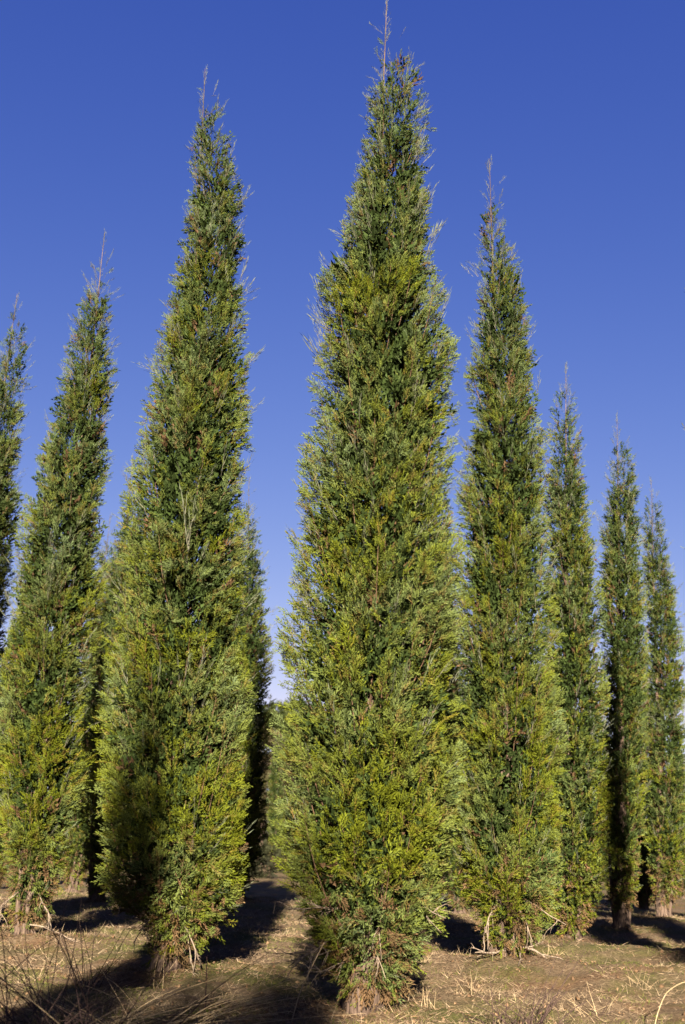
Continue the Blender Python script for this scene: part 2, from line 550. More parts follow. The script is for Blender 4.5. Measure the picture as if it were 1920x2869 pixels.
def trunk_mesh(H, lean, r0, seed, stems=3):
    rng = np.random.default_rng(seed)
    tb = Tubes()
    zz = np.concatenate([[-0.12, 0.0, 0.08, 0.2, 0.4, 0.7, 1.0], np.linspace(1.5, H - 0.02, 16)])
    prog = np.clip(zz / H, 0, 1)
    rad = r0 * (1 - prog) ** 1.6 + 0.003
    rad[:3] *= (1.2, 1.15, 1.05)
    wob = np.cumsum(rng.normal(0, 0.006, (len(zz), 2)), 0) * (np.sin(prog * PI))[:, None]
    tb.add(np.stack([lean * prog + wob[:, 0], wob[:, 1], zz], 1), rad, 12, 0.16, rng)
    # stout stems that leave the foot and run up beside the trunk, and root flares
    for s in range(stems):
        a = rng.uniform(0, 2 * PI)
        o = np.array([math.cos(a), math.sin(a)])
        q = np.linspace(0, 1, 9)
        hh = rng.uniform(0.9, 1.8)
        x = lean * q * hh / H + o[0] * (r0 * 0.7 + 0.16 * q ** 0.7)
        y = o[1] * (r0 * 0.7 + 0.16 * q ** 0.7)
        tb.add(np.stack([x, y, -0.08 + q * hh], 1), r0 * 0.4 * (1 - 0.75 * q), 8, 0.15, rng)
    for s in range(5):
        a = rng.uniform(0, 2 * PI)
        o = np.array([math.cos(a), math.sin(a)])
        q = np.linspace(0, 1, 6)
        d = r0 * (0.6 + 1.5 * q)
        tb.add(np.stack([o[0] * d, o[1] * d, 0.12 * (1 - q) ** 2 - 0.05 * q], 1), r0 * (0.42 - 0.3 * q), 7, 0.1, rng)
    return tb.mesh('trunk', M_BARK)


def dead_twig(seed, start, direction, length, rad=0.006, forks=5, droop=0.0):
    rng = np.random.default_rng(seed)
    tb = Tubes()

    def grow(p, d, L, r, depth):
        n = 6
        pts = [np.array(p, float)]
        d = np.array(d, float)
        for i in range(n):
            d = unit(d + rng.normal(0, 0.16, 3) + np.array([0, 0, -droop]))
            pts.append(pts[-1] + d * L / n)
        tb.add(pts, np.linspace(r, r * 0.35, n + 1), 5)
        if depth > 0:
            for k in range(forks if depth == 2 else 2):
                i = rng.integers(1, n)
                grow(pts[i], unit(d + rng.normal(0, 0.6, 3)), L * rng.uniform(0.25, 0.55), r * 0.55, depth - 1)
    grow(start, unit(np.array(direction, float)), length, rad, 2)
    return tb.mesh('dead_branch', M_DEAD)


# ------------------------------------------------------------------ the trees, measured in metres
# loc = foot of the trunk; H = height; lean = sideways offset of the tip; prof = (height, crown centre x, crown half-width)
TREES = {
    'C': dict(loc=(0.252, 8.15, -0.005), H=9.66, lean=0.053, prof=[(0.16, 0.052, 0.162), (0.31, 0.057, 0.253), (0.49, 0.013, 0.395), (0.67, 0.050, 0.523), (0.99, 0.038, 0.604), (1.31, 0.034, 0.661), (1.64, 0.031, 0.695), (1.97, 0.019, 0.699), (2.32, 0.021, 0.700), (2.68, 0.020, 0.694), (3.05, 0.020, 0.672), (3.43, 0.011, 0.665), (3.82, 0.029, 0.643), (4.23, 0.041, 0.634), (4.64, 0.088, 0.628), (5.07, 0.090, 0.599), (5.52, 0.083, 0.576), (5.88, 0.074, 0.580), (6.16, 0.019, 0.563), (6.45, 0.093, 0.481), (6.94, 0.137, 0.447), (7.45, 0.152, 0.348), (7.97, 0.179, 0.334), (8.51, 0.147, 0.322), (9.02, 0.114, 0.174), (9.24, 0.088, 0.107)]),
    'T3': dict(loc=(-1.444, 9.6, 0.168), H=9.87, lean=-0.368, prof=[(0.07, 0.044, 0.112), (0.20, 0.107, 0.232), (0.38, 0.161, 0.399), (0.52, 0.110, 0.519), (0.74, 0.027, 0.596), (1.12, -0.014, 0.626), (1.50, -0.054, 0.643), (1.90, -0.086, 0.654), (2.31, -0.086, 0.647), (3.17, -0.086, 0.629), (4.07, -0.121, 0.611), (4.55, -0.109, 0.580), (5.14, -0.125, 0.561), (5.59, -0.108, 0.527), (6.28, -0.088, 0.457), (6.88, -0.088, 0.413), (7.44, -0.099, 0.375), (8.03, -0.113, 0.329), (8.33, -0.149, 0.297), (8.75, -0.192, 0.237), (9.25, -0.271, 0.145), (9.57, -0.320, 0.068)]),
    'T2': dict(loc=(-3.406, 12.0, 0.18), H=9.15, lean=-0.061, prof=[(0.14, 0.016, 0.102), (0.36, 0.055, 0.171), (0.64, 0.070, 0.253), (1.11, 0.028, 0.404), (1.59, 0.001, 0.475), (2.09, -0.044, 0.526), (2.60, -0.093, 0.544), (3.12, -0.106, 0.551), (3.67, -0.101, 0.557), (4.22, -0.104, 0.538), (4.80, -0.097, 0.497), (5.39, -0.097, 0.462), (6.00, -0.074, 0.438), (6.63, -0.034, 0.367), (7.42, -0.069, 0.321), (8.03, -0.031, 0.221), (8.65, -0.050, 0.152), (8.94, -0.038, 0.061)]),
    'T1': dict(loc=(-4.952, 13.7, 0.225), H=9.1, lean=-0.255, prof=[(0.26, -0.013, 0.223), (0.79, -0.112, 0.466), (1.61, -0.170, 0.576), (2.76, -0.232, 0.593), (3.97, -0.222, 0.504), (4.61, -0.209, 0.496), (5.27, -0.164, 0.456), (5.94, -0.188, 0.396), (6.64, -0.177, 0.331), (7.36, -0.163, 0.287), (7.73, -0.137, 0.279), (8.10, -0.147, 0.241), (8.56, -0.206, 0.145)]),
    'R1': dict(loc=(1.804, 10.9, 0.155), H=9.75, lean=-0.0, prof=[(0.12, 0.003, 0.176), (0.24, 0.029, 0.266), (0.41, 0.044, 0.389), (0.62, 0.028, 0.482), (0.82, -0.018, 0.550), (1.25, 0.002, 0.558), (1.70, 0.029, 0.563), (2.62, 0.046, 0.548), (3.10, 0.054, 0.537), (3.59, 0.059, 0.528), (4.10, 0.062, 0.521), (4.63, 0.063, 0.490), (5.17, 0.087, 0.478), (5.73, 0.114, 0.430), (6.59, 0.110, 0.414), (7.01, 0.109, 0.338), (7.51, 0.127, 0.309), (8.14, 0.059, 0.286), (8.46, 0.021, 0.177), (8.93, 0.031, 0.150), (9.26, 0.024, 0.092)]),
    'R2': dict(loc=(3.552, 15.8, 0.037), H=9.46, lean=0.333, prof=[(0.13, -0.003, 0.106), (0.31, -0.001, 0.210), (0.55, 0.036, 0.347), (0.92, 0.053, 0.435), (1.54, 0.090, 0.481), (2.84, 0.145, 0.501), (4.21, 0.194, 0.463), (5.67, 0.234, 0.412), (6.43, 0.225, 0.374), (7.21, 0.202, 0.306), (7.86, 0.238, 0.302), (8.35, 0.234, 0.240), (8.86, 0.268, 0.154)]),
    'R3': dict(loc=(4.974, 18.3, 0.099), H=9.63, lean=0.51, prof=[(0.36, 0.023, 0.120), (0.86, 0.066, 0.224), (1.58, 0.124, 0.315), (2.32, 0.176, 0.370), (3.87, 0.272, 0.409), (5.51, 0.361, 0.413), (7.25, 0.442, 0.370), (7.98, 0.502, 0.319), (8.63, 0.534, 0.226), (9.10, 0.494, 0.123)]),
    'R4': dict(loc=(6.685, 21.5, 0.158), H=9.49, lean=0.45, prof=[(0.30, 0.054, 0.146), (0.80, 0.115, 0.285), (1.65, 0.191, 0.389), (2.52, 0.268, 0.422), (4.34, 0.383, 0.406), (5.29, 0.429, 0.383), (6.27, 0.447, 0.350), (7.27, 0.411, 0.320), (8.31, 0.429, 0.255), (8.84, 0.423, 0.161)]),
    'R5': dict(loc=(4.354, 11.5, 0.298), H=8.69, lean=0.368, prof=[(0.39, 0.045, 0.184), (0.97, 0.104, 0.332), (1.67, 0.163, 0.376), (2.64, 0.232, 0.366), (4.22, 0.318, 0.325), (5.34, 0.356, 0.299), (6.54, 0.366, 0.247), (7.36, 0.349, 0.175), (7.82, 0.342, 0.122), (8.22, 0.361, 0.070)]),
    'T5': dict(loc=(-1.828, 20.5, 0.334), H=8.63, lean=-0.256, prof=[(0.16, 0.011, 0.147), (0.55, 0.016, 0.389), (1.20, -0.046, 0.543), (2.03, -0.084, 0.581), (2.88, -0.102, 0.607), (3.75, -0.120, 0.607), (4.65, -0.166, 0.579), (5.58, -0.205, 0.514), (6.53, -0.211, 0.387), (7.51, -0.228, 0.246), (8.02, -0.248, 0.143)]),
    'T4': dict(loc=(-4.481, 20.5, 0.167), H=9.23, lean=-0.2, prof=[(0.17, 0.006, 0.109), (0.49, 0.078, 0.274), (1.30, 0.099, 0.512), (2.12, 0.077, 0.584), (3.84, 0.024, 0.610), (4.74, 0.032, 0.609), (5.67, 0.008, 0.568), (6.62, -0.007, 0.497), (7.60, -0.027, 0.363), (8.31, -0.100, 0.229), (8.82, -0.145, 0.111)]),
    'T4b': dict(loc=(-6.309, 26.0, 0.098), H=9.76, lean=-0.082, prof=[(0.22, 0.001, 0.133), (0.93, 0.053, 0.430), (2.49, 0.066, 0.521), (4.68, 0.104, 0.480), (6.99, 0.027, 0.377), (8.20, 0.016, 0.265), (9.19, -0.034, 0.119)]),
    'R6': dict(loc=(1.465, 17.5, 0.032), H=8.7, lean=0.338, prof=[(0.23, 0.003, 0.125), (0.50, -0.016, 0.287), (1.18, 0.001, 0.491), (2.23, 0.036, 0.576), (3.71, 0.090, 0.573), (5.28, 0.148, 0.492), (6.68, 0.234, 0.347), (7.63, 0.314, 0.226), (8.16, 0.336, 0.108)]),
    'F': dict(loc=(-3.594, 66.0, 0.353), H=8.47, lean=-0.285, prof=[(0.52, 0.029, 0.219), (1.16, 0.010, 0.397), (2.47, -0.042, 0.469), (4.06, -0.121, 0.473), (5.68, -0.203, 0.393), (6.78, -0.243, 0.268), (7.61, -0.242, 0.113)]),
}

# long shoots that stick out of the outline: where they leave the crown, where they point, how long
SPURS = {
    'C': [((-0.40, 0.0, 5.75), (-0.15, 0, 0.42), 0.50), ((-0.45, -0.05, 5.62), (-0.25, 0, 0.35), 0.40), ((-0.42, 0.05, 5.70), (-0.05, 0, 0.4), 0.36),
          ((-0.39, 0.0, 5.20), (-0.26, 0, 0.46), 0.58), ((-0.47, 0.0, 5.50), (-0.08, 0, 0.25), 0.30), ((0.56, 0.0, 5.75), (0.09, 0, 0.40), 0.46),
          ((0.48, 0.0, 6.60), (0.10, 0, 0.40), 0.44), ((-0.26, 0.0, 6.60), (-0.08, 0, 0.29), 0.34)],
    'T3': [((0.02, -0.62, 3.60), (-0.10, -0.05, 0.73), 0.62), ((0.24, 0.0, 6.92), (0.05, 0, 0.28), 0.34),
           ((0.20, 0.0, 7.95), (0.08, 0, 0.14), 0.24), ((-0.55, 0.0, 5.05), (-0.10, 0, 0.20), 0.28), ((-0.48, 0.0, 5.88), (-0.17, 0, 0.03), 0.24)],
    'T2': [((0.28, 0.0, 5.70), (0.09, 0, 0.02), 0.20), ((0.18, 0.0, 7.27), (0.10, 0, 0.07), 0.20)],
    'R1': [((-0.20, 0.0, 7.92), (-0.10, 0, 0.20), 0.30), ((0.50, 0.0, 6.28), (0.06, 0, 0.23), 0.30), ((-0.25, 0.0, 7.04), (-0.04, 0, 0.11), 0.20)],
}

BASES = [(t['loc'][0], t['loc'][1], t['loc'][2]) for t in TREES.values()]


# ------------------------------------------------------------------ terrain
_tn = np.random.default_rng(5)
_tn1 = wave_noise(_tn, 1.2, 4.0, 12)
_tn2 = wave_noise(_tn, 0.25, 0.8, 16)
_tn3 = wave_noise(_tn, 0.06, 0.2, 20)


def ground_z(x, y):
    x = np.asarray(x, float)
    y = np.asarray(y, float)
    num = np.zeros_like(x)
    den = np.full_like(x, 0.25)
    mound = np.zeros_like(x)
    for bx, by, bz in BASES:
        d2 = (x - bx) ** 2 + ((y - by) * 0.8) ** 2
        k = np.exp(-d2 / (2 * 1.5 ** 2))
        num += k * (bz - 0.05)
        den += k
        mound += 0.06 * np.exp(-d2 / (2 * 0.45 ** 2))
    P = np.stack([x, y, np.zeros_like(x)], -1).reshape(-1, 3)
    near = np.exp(-((y - 10) / 25) ** 2) * np.exp(-(x / 25) ** 2)
    nz = (0.032 * _tn1(P) + 0.016 * _tn2(P) + 0.007 * _tn3(P)).reshape(x.shape)
    far = 0.9 * (1 / (1 + np.exp(-(y - 110) / 18.0)))
    return num / den + mound + nz * (0.15 + 0.85 * near) + far


def graded(lo, hi, c0, c1, step, n_out):
    inner = np.arange(c0, c1, step)
    g = np.geomspace(step, hi - c1, n_out)
    g2 = np.geomspace(step, c0 - lo, n_out)
    return np.concatenate([(c0 - g2)[::-1], inner, c1 + g])


xs = graded(-900, 900, -5, 7, 0.07, 60)
ys = graded(-200, 1500, 6, 15, 0.07, 80)
GX, GY = np.meshgrid(xs, ys)
GZ = ground_z(GX, GY)
nx, ny = len(xs), len(ys)
i = np.arange(ny - 1)[:, None] * nx
j = np.arange(nx - 1)[None, :]
F = np.stack([i + j, i + j + 1, i + nx + j + 1, i + nx + j], -1).reshape(-1, 4)
obj('ground', np_mesh('ground', np.stack([GX, GY, GZ], -1).reshape(-1, 3), F, M_SOIL, None, True), kind='structure')


# ------------------------------------------------------------------ plant the trees
GROUP = 'columnar junipers planted in rows'
SPEC = {  # label, spray density, spray size, low detail, yellow, gaps, trunk radius
    'C': ('tallest juniper, its bare leader touching the top of the frame', 1.0, 0.155, False, 0.02, 0.12, 0.13),
    'T3': ('tall juniper, second in height, with a shaded lower left flank', 0.95, 0.155, False, 0.05, 0.1, 0.12),
    'T2': ('leaning juniper with a notched left outline and a dark foot behind long dry stems', 0.8, 0.165, False, 0.08, 0.1, 0.10),
    'T1': ('dark juniper cut off by the left edge of the frame', 0.7, 0.17, False, 0.0, 0.1, 0.12),
    'R1': ('juniper with pale bent dead branches around its foot, right of the tallest', 0.85, 0.16, False, 0.05, 0.15, 0.14),
    'R2': ('yellowish juniper half hidden behind the one with pale bent dead branches at its foot', 0.6, 0.18, True, 0.12, 0.1, 0.12),
    'R3': ('slender juniper with a pale flared foot, at the edge of the broad ground shadow', 0.5, 0.18, True, 0.05, 0.15, 0.12),
    'R4': ('thin juniper farthest right with its whole tip in view', 0.45, 0.18, True, 0.05, 0.15, 0.12),
    'R5': ('juniper almost wholly outside the right edge, only a few twigs poking into the frame', 0.6, 0.18, True, 0.0, 0.1, 0.12),
    'T5': ('juniper half in black shadow, showing from behind the right flank of the shaded tall one', 0.45, 0.18, True, 0.05, 0.1, 0.12),
    'T4': ('juniper with a short pale trunk in the gap between two larger left ones', 0.4, 0.18, True, 0.1, 0.1, 0.13),
    'T4b': ('farther juniper of which a hazy pointed tip shows between two larger ones on the left', 0.4, 0.19, True, 0.05, 0.1, 0.12),
    'R6': ('juniper hidden behind the tallest one, its pale foot showing beside it', 0.45, 0.18, True, 0.05, 0.1, 0.12),
    'F': ('distant sunlit juniper seen through the narrow gap left of the tallest one', 0.25, 0.24, True, 0.0, 0.0, 0.12),
}
MADE = {}
for n_, (key, t) in enumerate(TREES.items()):
    lab, dens, size, low, yel, holes, r0 = SPEC[key]
    root = obj('juniper_tree', None, None, lab, 'tree', GROUP, None, t['loc'])
    cm, bm_ = crown_mesh(t['H'], t['lean'], t['prof'], 100 + n_, dens, size, low, yel, holes, SPURS.get(key, ()))
    obj('trunk', trunk_mesh(t['H'], t['lean'], r0, 40 + n_), root)
    obj('crown', cm, root, kind='stuff')
    obj('branches', bm_, root, kind='stuff')
    MADE[key] = root

# dead branches at the feet of the near trees
for s, (st, di, L, rd, fk, dr) in enumerate([
        ((-0.10, -0.05, 0.72), (-1, -0.5, 0.25), 0.62, 0.009, 6, 0.02),
        ((-0.10, -0.08, 0.62), (-1, -0.6, 0.05), 0.58, 0.008, 7, 0.03),
        ((-0.08, -0.10, 0.50), (-1, -0.7, 0.1), 0.66, 0.009, 7, 0.06),
        ((-0.05, -0.10, 0.40), (-0.9, -0.7, -0.1), 0.55, 0.006, 6, 0.08),
        ((0.05, -0.10, 0.55), (0.4, -0.9, -0.3), 0.40, 0.006, 4, 0.15),
        ((0.05, -0.12, 0.75), (0.1, -0.8, -0.4), 0.45, 0.006, 4, 0.2),
        ((0.10, -0.10, 0.85), (1, -0.6, 0.3), 0.6, 0.008, 4, 0.05)]):
    obj('dead_branch', dead_twig(300 + s, st, di, L, rd, fk, dr), MADE['C'])
for s, (st, di, L, rd, fk, dr) in enumerate([
        ((-0.05, -0.14, 0.62), (-0.6, -0.6, -0.2), 0.5, 0.013, 3, 0.22),
        ((-0.08, -0.14, 0.50), (-0.9, -0.5, -0.1), 0.45, 0.012, 3, 0.20),
        ((-0.06, -0.15, 0.12), (-0.9, -0.6, -0.05), 0.4, 0.014, 2, 0.02),
        ((0.06, -0.15, 0.16), (0.9, -0.5, 0.05), 0.5, 0.014, 2, 0.08),
        ((0.06, -0.15, 0.14), (0.1, -1, -0.15), 0.35, 0.013, 1, 0.02),
        ((0.08, -0.10, 0.60), (0.9, -0.4, -0.2), 0.55, 0.010, 4, 0.12),
        ((0.03, -0.15, 0.55), (0.5, -0.7, -0.6), 0.45, 0.009, 4, 0.15)]):
    obj('dead_branch', dead_twig(330 + s, st, di, L, rd, fk, dr), MADE['R1'])
for s, (st, di, L, rd, fk, dr) in enumerate([
        ((0.02, -0.12, 0.55), (0.7, -0.7, -0.5), 0.6, 0.010, 4, 0.2),
        ((0.06, -0.12, 0.42), (0.7, -0.5, -0.5), 0.5, 0.012, 4, 0.05),
        ((-0.04, -0.12, 0.50), (-0.4, -0.7, -0.6), 0.45, 0.008, 5, 0.12),
        ((-0.08, -0.12, 0.30), (-0.9, -0.6, 0.2), 0.6, 0.007, 6, 0.05)]):
    obj('dead_branch', dead_twig(350 + s, st, di, L, rd, fk, dr), MADE['T3'])
for s, (st, di, L, rd, fk, dr) in enumerate([
        ((0.08, -0.12, 0.12), (0.9, -0.5, 0.25), 0.6, 0.010, 5, 0.06),
        ((0.08, -0.12, 0.55), (0.6, -0.5, -0.6), 0.5, 0.009, 5, 0.1),
        ((-0.05, -0.12, 0.5), (-0.5, -0.5, -0.6), 0.5, 0.009, 5, 0.1)]):
    obj('dead_branch', dead_twig(370 + s, st, di, L, rd, fk, dr), MADE['T2'])


def copy_tree(src, loc, rz, sc, label, group):
    r_ = src.copy()
    COL.objects.link(r_)
    r_.location = loc
    r_.rotation_euler = (0, 0, rz)
    r_.scale = (sc, sc, sc)
    r_['label'] = label
    r_['group'] = group
    for ch in list(src.children):
        if ch.name.startswith('dead_branch'):
            continue
        c = ch.copy()
        COL.objects.link(c)
        c.parent = r_
    return r_


# the same rows go on behind the camera: these junipers throw the shadows that lie across the scene
for src, x, y, rz, sc in [('R1', -2.05, -9.8, 1.9, 1.1), ('C', -1.40, -17.8, 2.1, 1.2), ('C', -0.97, -16.5, 0.9, 1.2), ('C', -0.50, -17.0, 4.0, 1.2),
                          ('C', 3.58, -11.0, 1.2, 1.2), ('C', 4.23, -9.2, 3.2, 1.2), ('C', 5.13, -8.2, 5.2, 1.2), ('T4b', 4.02, 0.5, 1.0, 0.95),
                          ('T2', 5.70, 8.5, 2.6, 1.0), ('T2', -4.70, 7.0, 4.4, 1.0), ('T2', 8.05, 17.0, 0.2, 1.15)]:
    copy_tree(MADE[src], (x, y, 0.0), rz, sc, 'juniper of the same rows, standing outside the frame', GROUP + ' outside the frame')
# and on into the distance
for x, y, rz, sc in [(-9.2, 29, 1.0, 1.0), (-6.4, 38, 2.0, 1.0), (0.8, 30, 3.0, 0.95), (4.3, 31, 4.2, 0.9), (2.9, 24, 1.5, 0.85), (7.0, 33, 0.7, 0.8),
                     (9.6, 36, 5.0, 0.8), (12.6, 38, 2.2, 0.75), (8.35, 28.5, 2.9, 1.0), (-2.7, 27, 0.3, 0.95), (-0.9, 46, 0.4, 1.0), (6.2, 44, 3.6, 0.9)]:
    copy_tree(MADE['T5'], (x, y, float(ground_z(np.array([x]), np.array([y]))[0])), rz, sc,
              'far juniper of the back rows, screened by the nearer junipers', 'back-row junipers behind the nearer ones')


# ------------------------------------------------------------------ the far edge of the wood
def round_crown(seed, lobes, n, leaf, c1, c2):
    """loose crown: leaf clumps scattered in a set of uneven lobes (cx, cy, cz, rx, rz)"""
    rng = np.random.default_rng(seed)
    nz = wave_noise(rng, leaf * 5, leaf * 14, 10)
    P = []
    wts = np.array([l[3] ** 2 for l in lobes])
    pick = rng.choice(len(lobes), n, p=wts / wts.sum())
    L = np.array(lobes)[pick]
    d = unit(rng.normal(size=(n, 3))) * (rng.uniform(0.35, 1, (n, 1)) ** 0.5)
    P = L[:, :3] + d * np.stack([L[:, 3], L[:, 3], L[:, 4]], 1)
    k = nz(P) > -0.6
    P, d = P[k], d[k]
    ax = unit(d + np.array([0, 0, 0.5]) + rng.normal(0, 0.6, P.shape))
    m = rng.uniform(0, 1, (len(P), 1))
    ct = np.array(c1) * (1 - m) + np.array(c2) * m
    V, T = place_sprays(SPRAYS_LOW, P, ax, rng.uniform(0.6, 1.2, len(P)) * leaf, ct * 0.7, ct, rng, 1.7)
    return np_mesh('crown', V, np.arange(len(V), dtype=np.int32).reshape(-1, 3), M_LEAF, T)


def far_tree(name, label, loc, lobes, n, leaf, c1, c2, rt, cat='tree', seed=1):
    root = obj(name, None, None, label, cat, 'trees at the far edge of the field', None, loc)
    obj('crown', round_crown(seed, lobes, n, leaf, c1, c2), root, kind='stuff')
    tb = Tubes()
    rng = np.random.default_rng(seed)
    top = max(l[2] for l in lobes)
    q = np.linspace(0, 1, 8)
    tb.add(np.stack([0.2 * np.sin(q * 3), 0.1 * np.sin(q * 4), q * top - 0.2], 1), rt * (1 - 0.75 * q), 8, 0.1, rng)
    for l in lobes:
        s = np.array([0, 0, top * rng.uniform(0.35, 0.6)])
        e = np.array(l[:3])
        t = np.linspace(0, 1, 5)[:, None]
        tb.add(s + (e - s) * t + np.array([0, 0, 0.3]) * np.sin(t * PI), rt * 0.4 * (1 - 0.7 * t[:, 0]), 5)
    obj('trunk', tb.mesh('trunk', M_BARK), root)
    return root


def gz(x, y):
    return float(ground_z(np.array([x]), np.array([y]))[0])


far_tree('pine_tree', 'far pine whose rounded dark crown rises above the other trees in the narrow gap', (-5.1, 104, gz(-5.1, 104)),
         [(0, 0, 14.3, 2.2, 1.6), (1.6, 0.5, 13.0, 1.6, 1.0), (-1.0, 0.3, 12.4, 1.5, 0.9), (2.4, 0, 11.4, 1.6, 0.9)], 2600, 0.9,
         (0.0150, 0.0218, 0.0054), (0.0286, 0.0326, 0.0095), 0.3, seed=21)
far_tree('oak_tree', 'far brownish thin-leaved oak below the pine crown in the narrow gap', (-6.2, 88, gz(-6.2, 88)),
         [(0, 0, 9.2, 3.0, 1.8), (-2.2, 0, 7.4, 2.4, 2.2), (2.2, 0.5, 7.6, 2.4, 2.0), (0.2, -0.6, 5.2, 3.2, 2.4), (1.2, 0.4, 3.0, 3.0, 2.0)], 3600, 0.8,
         (0.0394, 0.0286, 0.0163), (0.0245, 0.0258, 0.0095), 0.3, seed=22)
_w = np.random.default_rng(33)
_lb = []
for _k in range(150):
    wx = _w.uniform(-75, 80)
    wh = _w.uniform(3.2, 6.5) * (1.25 if wx < 5 else 0.9)
    wy = _w.uniform(100, 118)
    _lb.append((wx, wy, gz(wx, wy) + wh * _w.uniform(0.25, 0.7), _w.uniform(2.0, 3.4), wh * 0.35))
obj('far_wood', round_crown(34, _lb, 6000, 1.7, (0.0245, 0.0211, 0.0116), (0.0184, 0.0204, 0.0075)), None,
    'far low wood closing the field behind the junipers', 'wood', None, 'stuff')


_sb = []  # scrub band added to cover sunlit far ground with something dark
for _k in range(46):
    wx = _w.uniform(-9, 3)
    wy = _w.uniform(50, 62)
    wh = _w.uniform(0.7, 1.6)
    _sb.append((wx, wy, gz(wx, wy) + wh * 0.4, _w.uniform(0.7, 1.5), wh * 0.6))
obj('gap_darkening_scrub', round_crown(35, _sb, 2600, 0.6, (0.0109, 0.0109, 0.0061), (0.0150, 0.0163, 0.0068)), None,
    'low dark scrub behind the back rows, added to darken the narrow gap', 'scrub', None, 'stuff')


# ------------------------------------------------------------------ ground cover
def scatter(n, seed, xr=(-5.5, 8.5), yr=(6.2, 26), power=1.7):
    rng = np.random.default_rng(seed)
    y = yr[0] + (yr[1] - yr[0]) * rng.uniform(0, 1, n) ** power
    x = rng.uniform(-0.42, 0.46, n) * (y + 1.5)
    return rng, x, y, ground_z(x, y)


def blades(name, n, seed, lmin, lmax, wd, up, c1, c2, label, mask=None, bend=0.3, power=1.7, yr=(6.2, 26)):
    rng, x, y, z = scatter(n, seed, yr=yr, power=power)
    if mask is not None:
        k = mask(x, y, rng)
        x, y, z = x[k], y[k], z[k]
    n = len(x)
    P = np.stack([x, y, z - 0.004], 1)
    a = rng.uniform(0, 2 * PI, n)
    el = np.clip(rng.normal(up, 0.3, n), 0.02, 1.5)
    d = np.stack([np.cos(a) * np.cos(el), np.sin(a) * np.cos(el), np.sin(el)], 1)
    L = rng.uniform(lmin, lmax, n) * (1 + 0.02 * np.maximum(0, y - 8))
    s = unit(np.cross(d, rng.normal(size=(n, 3)))) * (wd * (1 + 0.06 * np.maximum(0, y - 8)))[:, None] * rng.uniform(0.6, 1.3, (n, 1))
    tip = P + unit(d + np.array([0, 0, -bend]) * rng.uniform(0, 1, (n, 1)) + rng.normal(0, 0.15, (n, 3))) * L[:, None]
    V = np.stack([P + s, tip, P - s], 1).reshape(-1, 3)
    m = rng.uniform(0, 1, (n, 1))
    c = (np.array(c1) * (1 - m) + np.array(c2) * m) * rng.uniform(0.75, 1.2, (n, 1))
    me = np_mesh(name, V, np.arange(len(V), dtype=np.int32).reshape(-1, 3), M_STRAW, np.repeat(c * 0.31, 3, 0))
    return obj(name, me, None, label, 'grass', None, 'stuff')


_m = np.random.default_rng(77)
_straw_n = wave_noise(_m, 0.5, 2.2, 12)
_green_n = wave_noise(_m, 0.4, 1.6, 12)


def straw_mask(x, y, rng):
    v = _straw_n(np.stack([x, y, x * 0], 1))
    return v + rng.normal(0, 0.5, len(x)) > -0.35


def green_mask(x, y, rng):
    v = _green_n(np.stack([x, y, x * 0], 1))
    return v + rng.normal(0, 0.3, len(x)) > 0.0


blades('dry_grass', 230000, 61, 0.025, 0.10, 0.0021, 0.26, (0.46, 0.34, 0.22), (0.20, 0.13, 0.08), 'flattened dry straw and dead grass lying over the soil', straw_mask)
blades('dry_grass', 9000, 62, 0.04, 0.13, 0.0019, 1.0, (0.50, 0.40, 0.27), (0.32, 0.23, 0.14), 'short upright stubble of bleached grass', straw_mask, 0.5)
blades('green_grass', 150000, 63, 0.015, 0.05, 0.002, 0.8, (0.10, 0.12, 0.02), (0.17, 0.18, 0.04), 'low sparse green grass and moss in patches', green_mask)


def litter(n, seed):
    rng = np.random.default_rng(seed)
    B = np.array([b_ for b_ in BASES if b_[1] < 26])
    k = rng.integers(0, len(B), n)
    r = np.abs(rng.normal(0, 0.55, n))
    a = rng.uniform(0, 2 * PI, n)
    x, y = B[k, 0] + r * np.cos(a), B[k, 1] + r * np.sin(a)
    z = ground_z(x, y)
    a2 = rng.uniform(0, 2 * PI, n)
    d = np.stack([np.cos(a2), np.sin(a2), rng.normal(0.12, 0.15, n)], 1) * rng.uniform(0.02, 0.08, (n, 1))
    s = np.stack([-np.sin(a2), np.cos(a2), rng.normal(0, 0.5, n)], 1) * rng.uniform(0.0015, 0.004, (n, 1))
    P = np.stack([x, y, z + 0.003], 1)
    V = np.stack([P + s, P + d, P - s], 1).reshape(-1, 3)
    c = np.array([0.0578, 0.0354, 0.0204]) * rng.uniform(0.5, 1.7, (n, 1))
    return obj('leaf_litter', np_mesh('leaf_litter', V, np.arange(len(V), dtype=np.int32).reshape(-1, 3), M_STRAW, np.repeat(c, 3, 0)), None,
               'brown fallen juniper scales and twigs under the trees', 'litter', None, 'stuff')


litter(45000, 65)


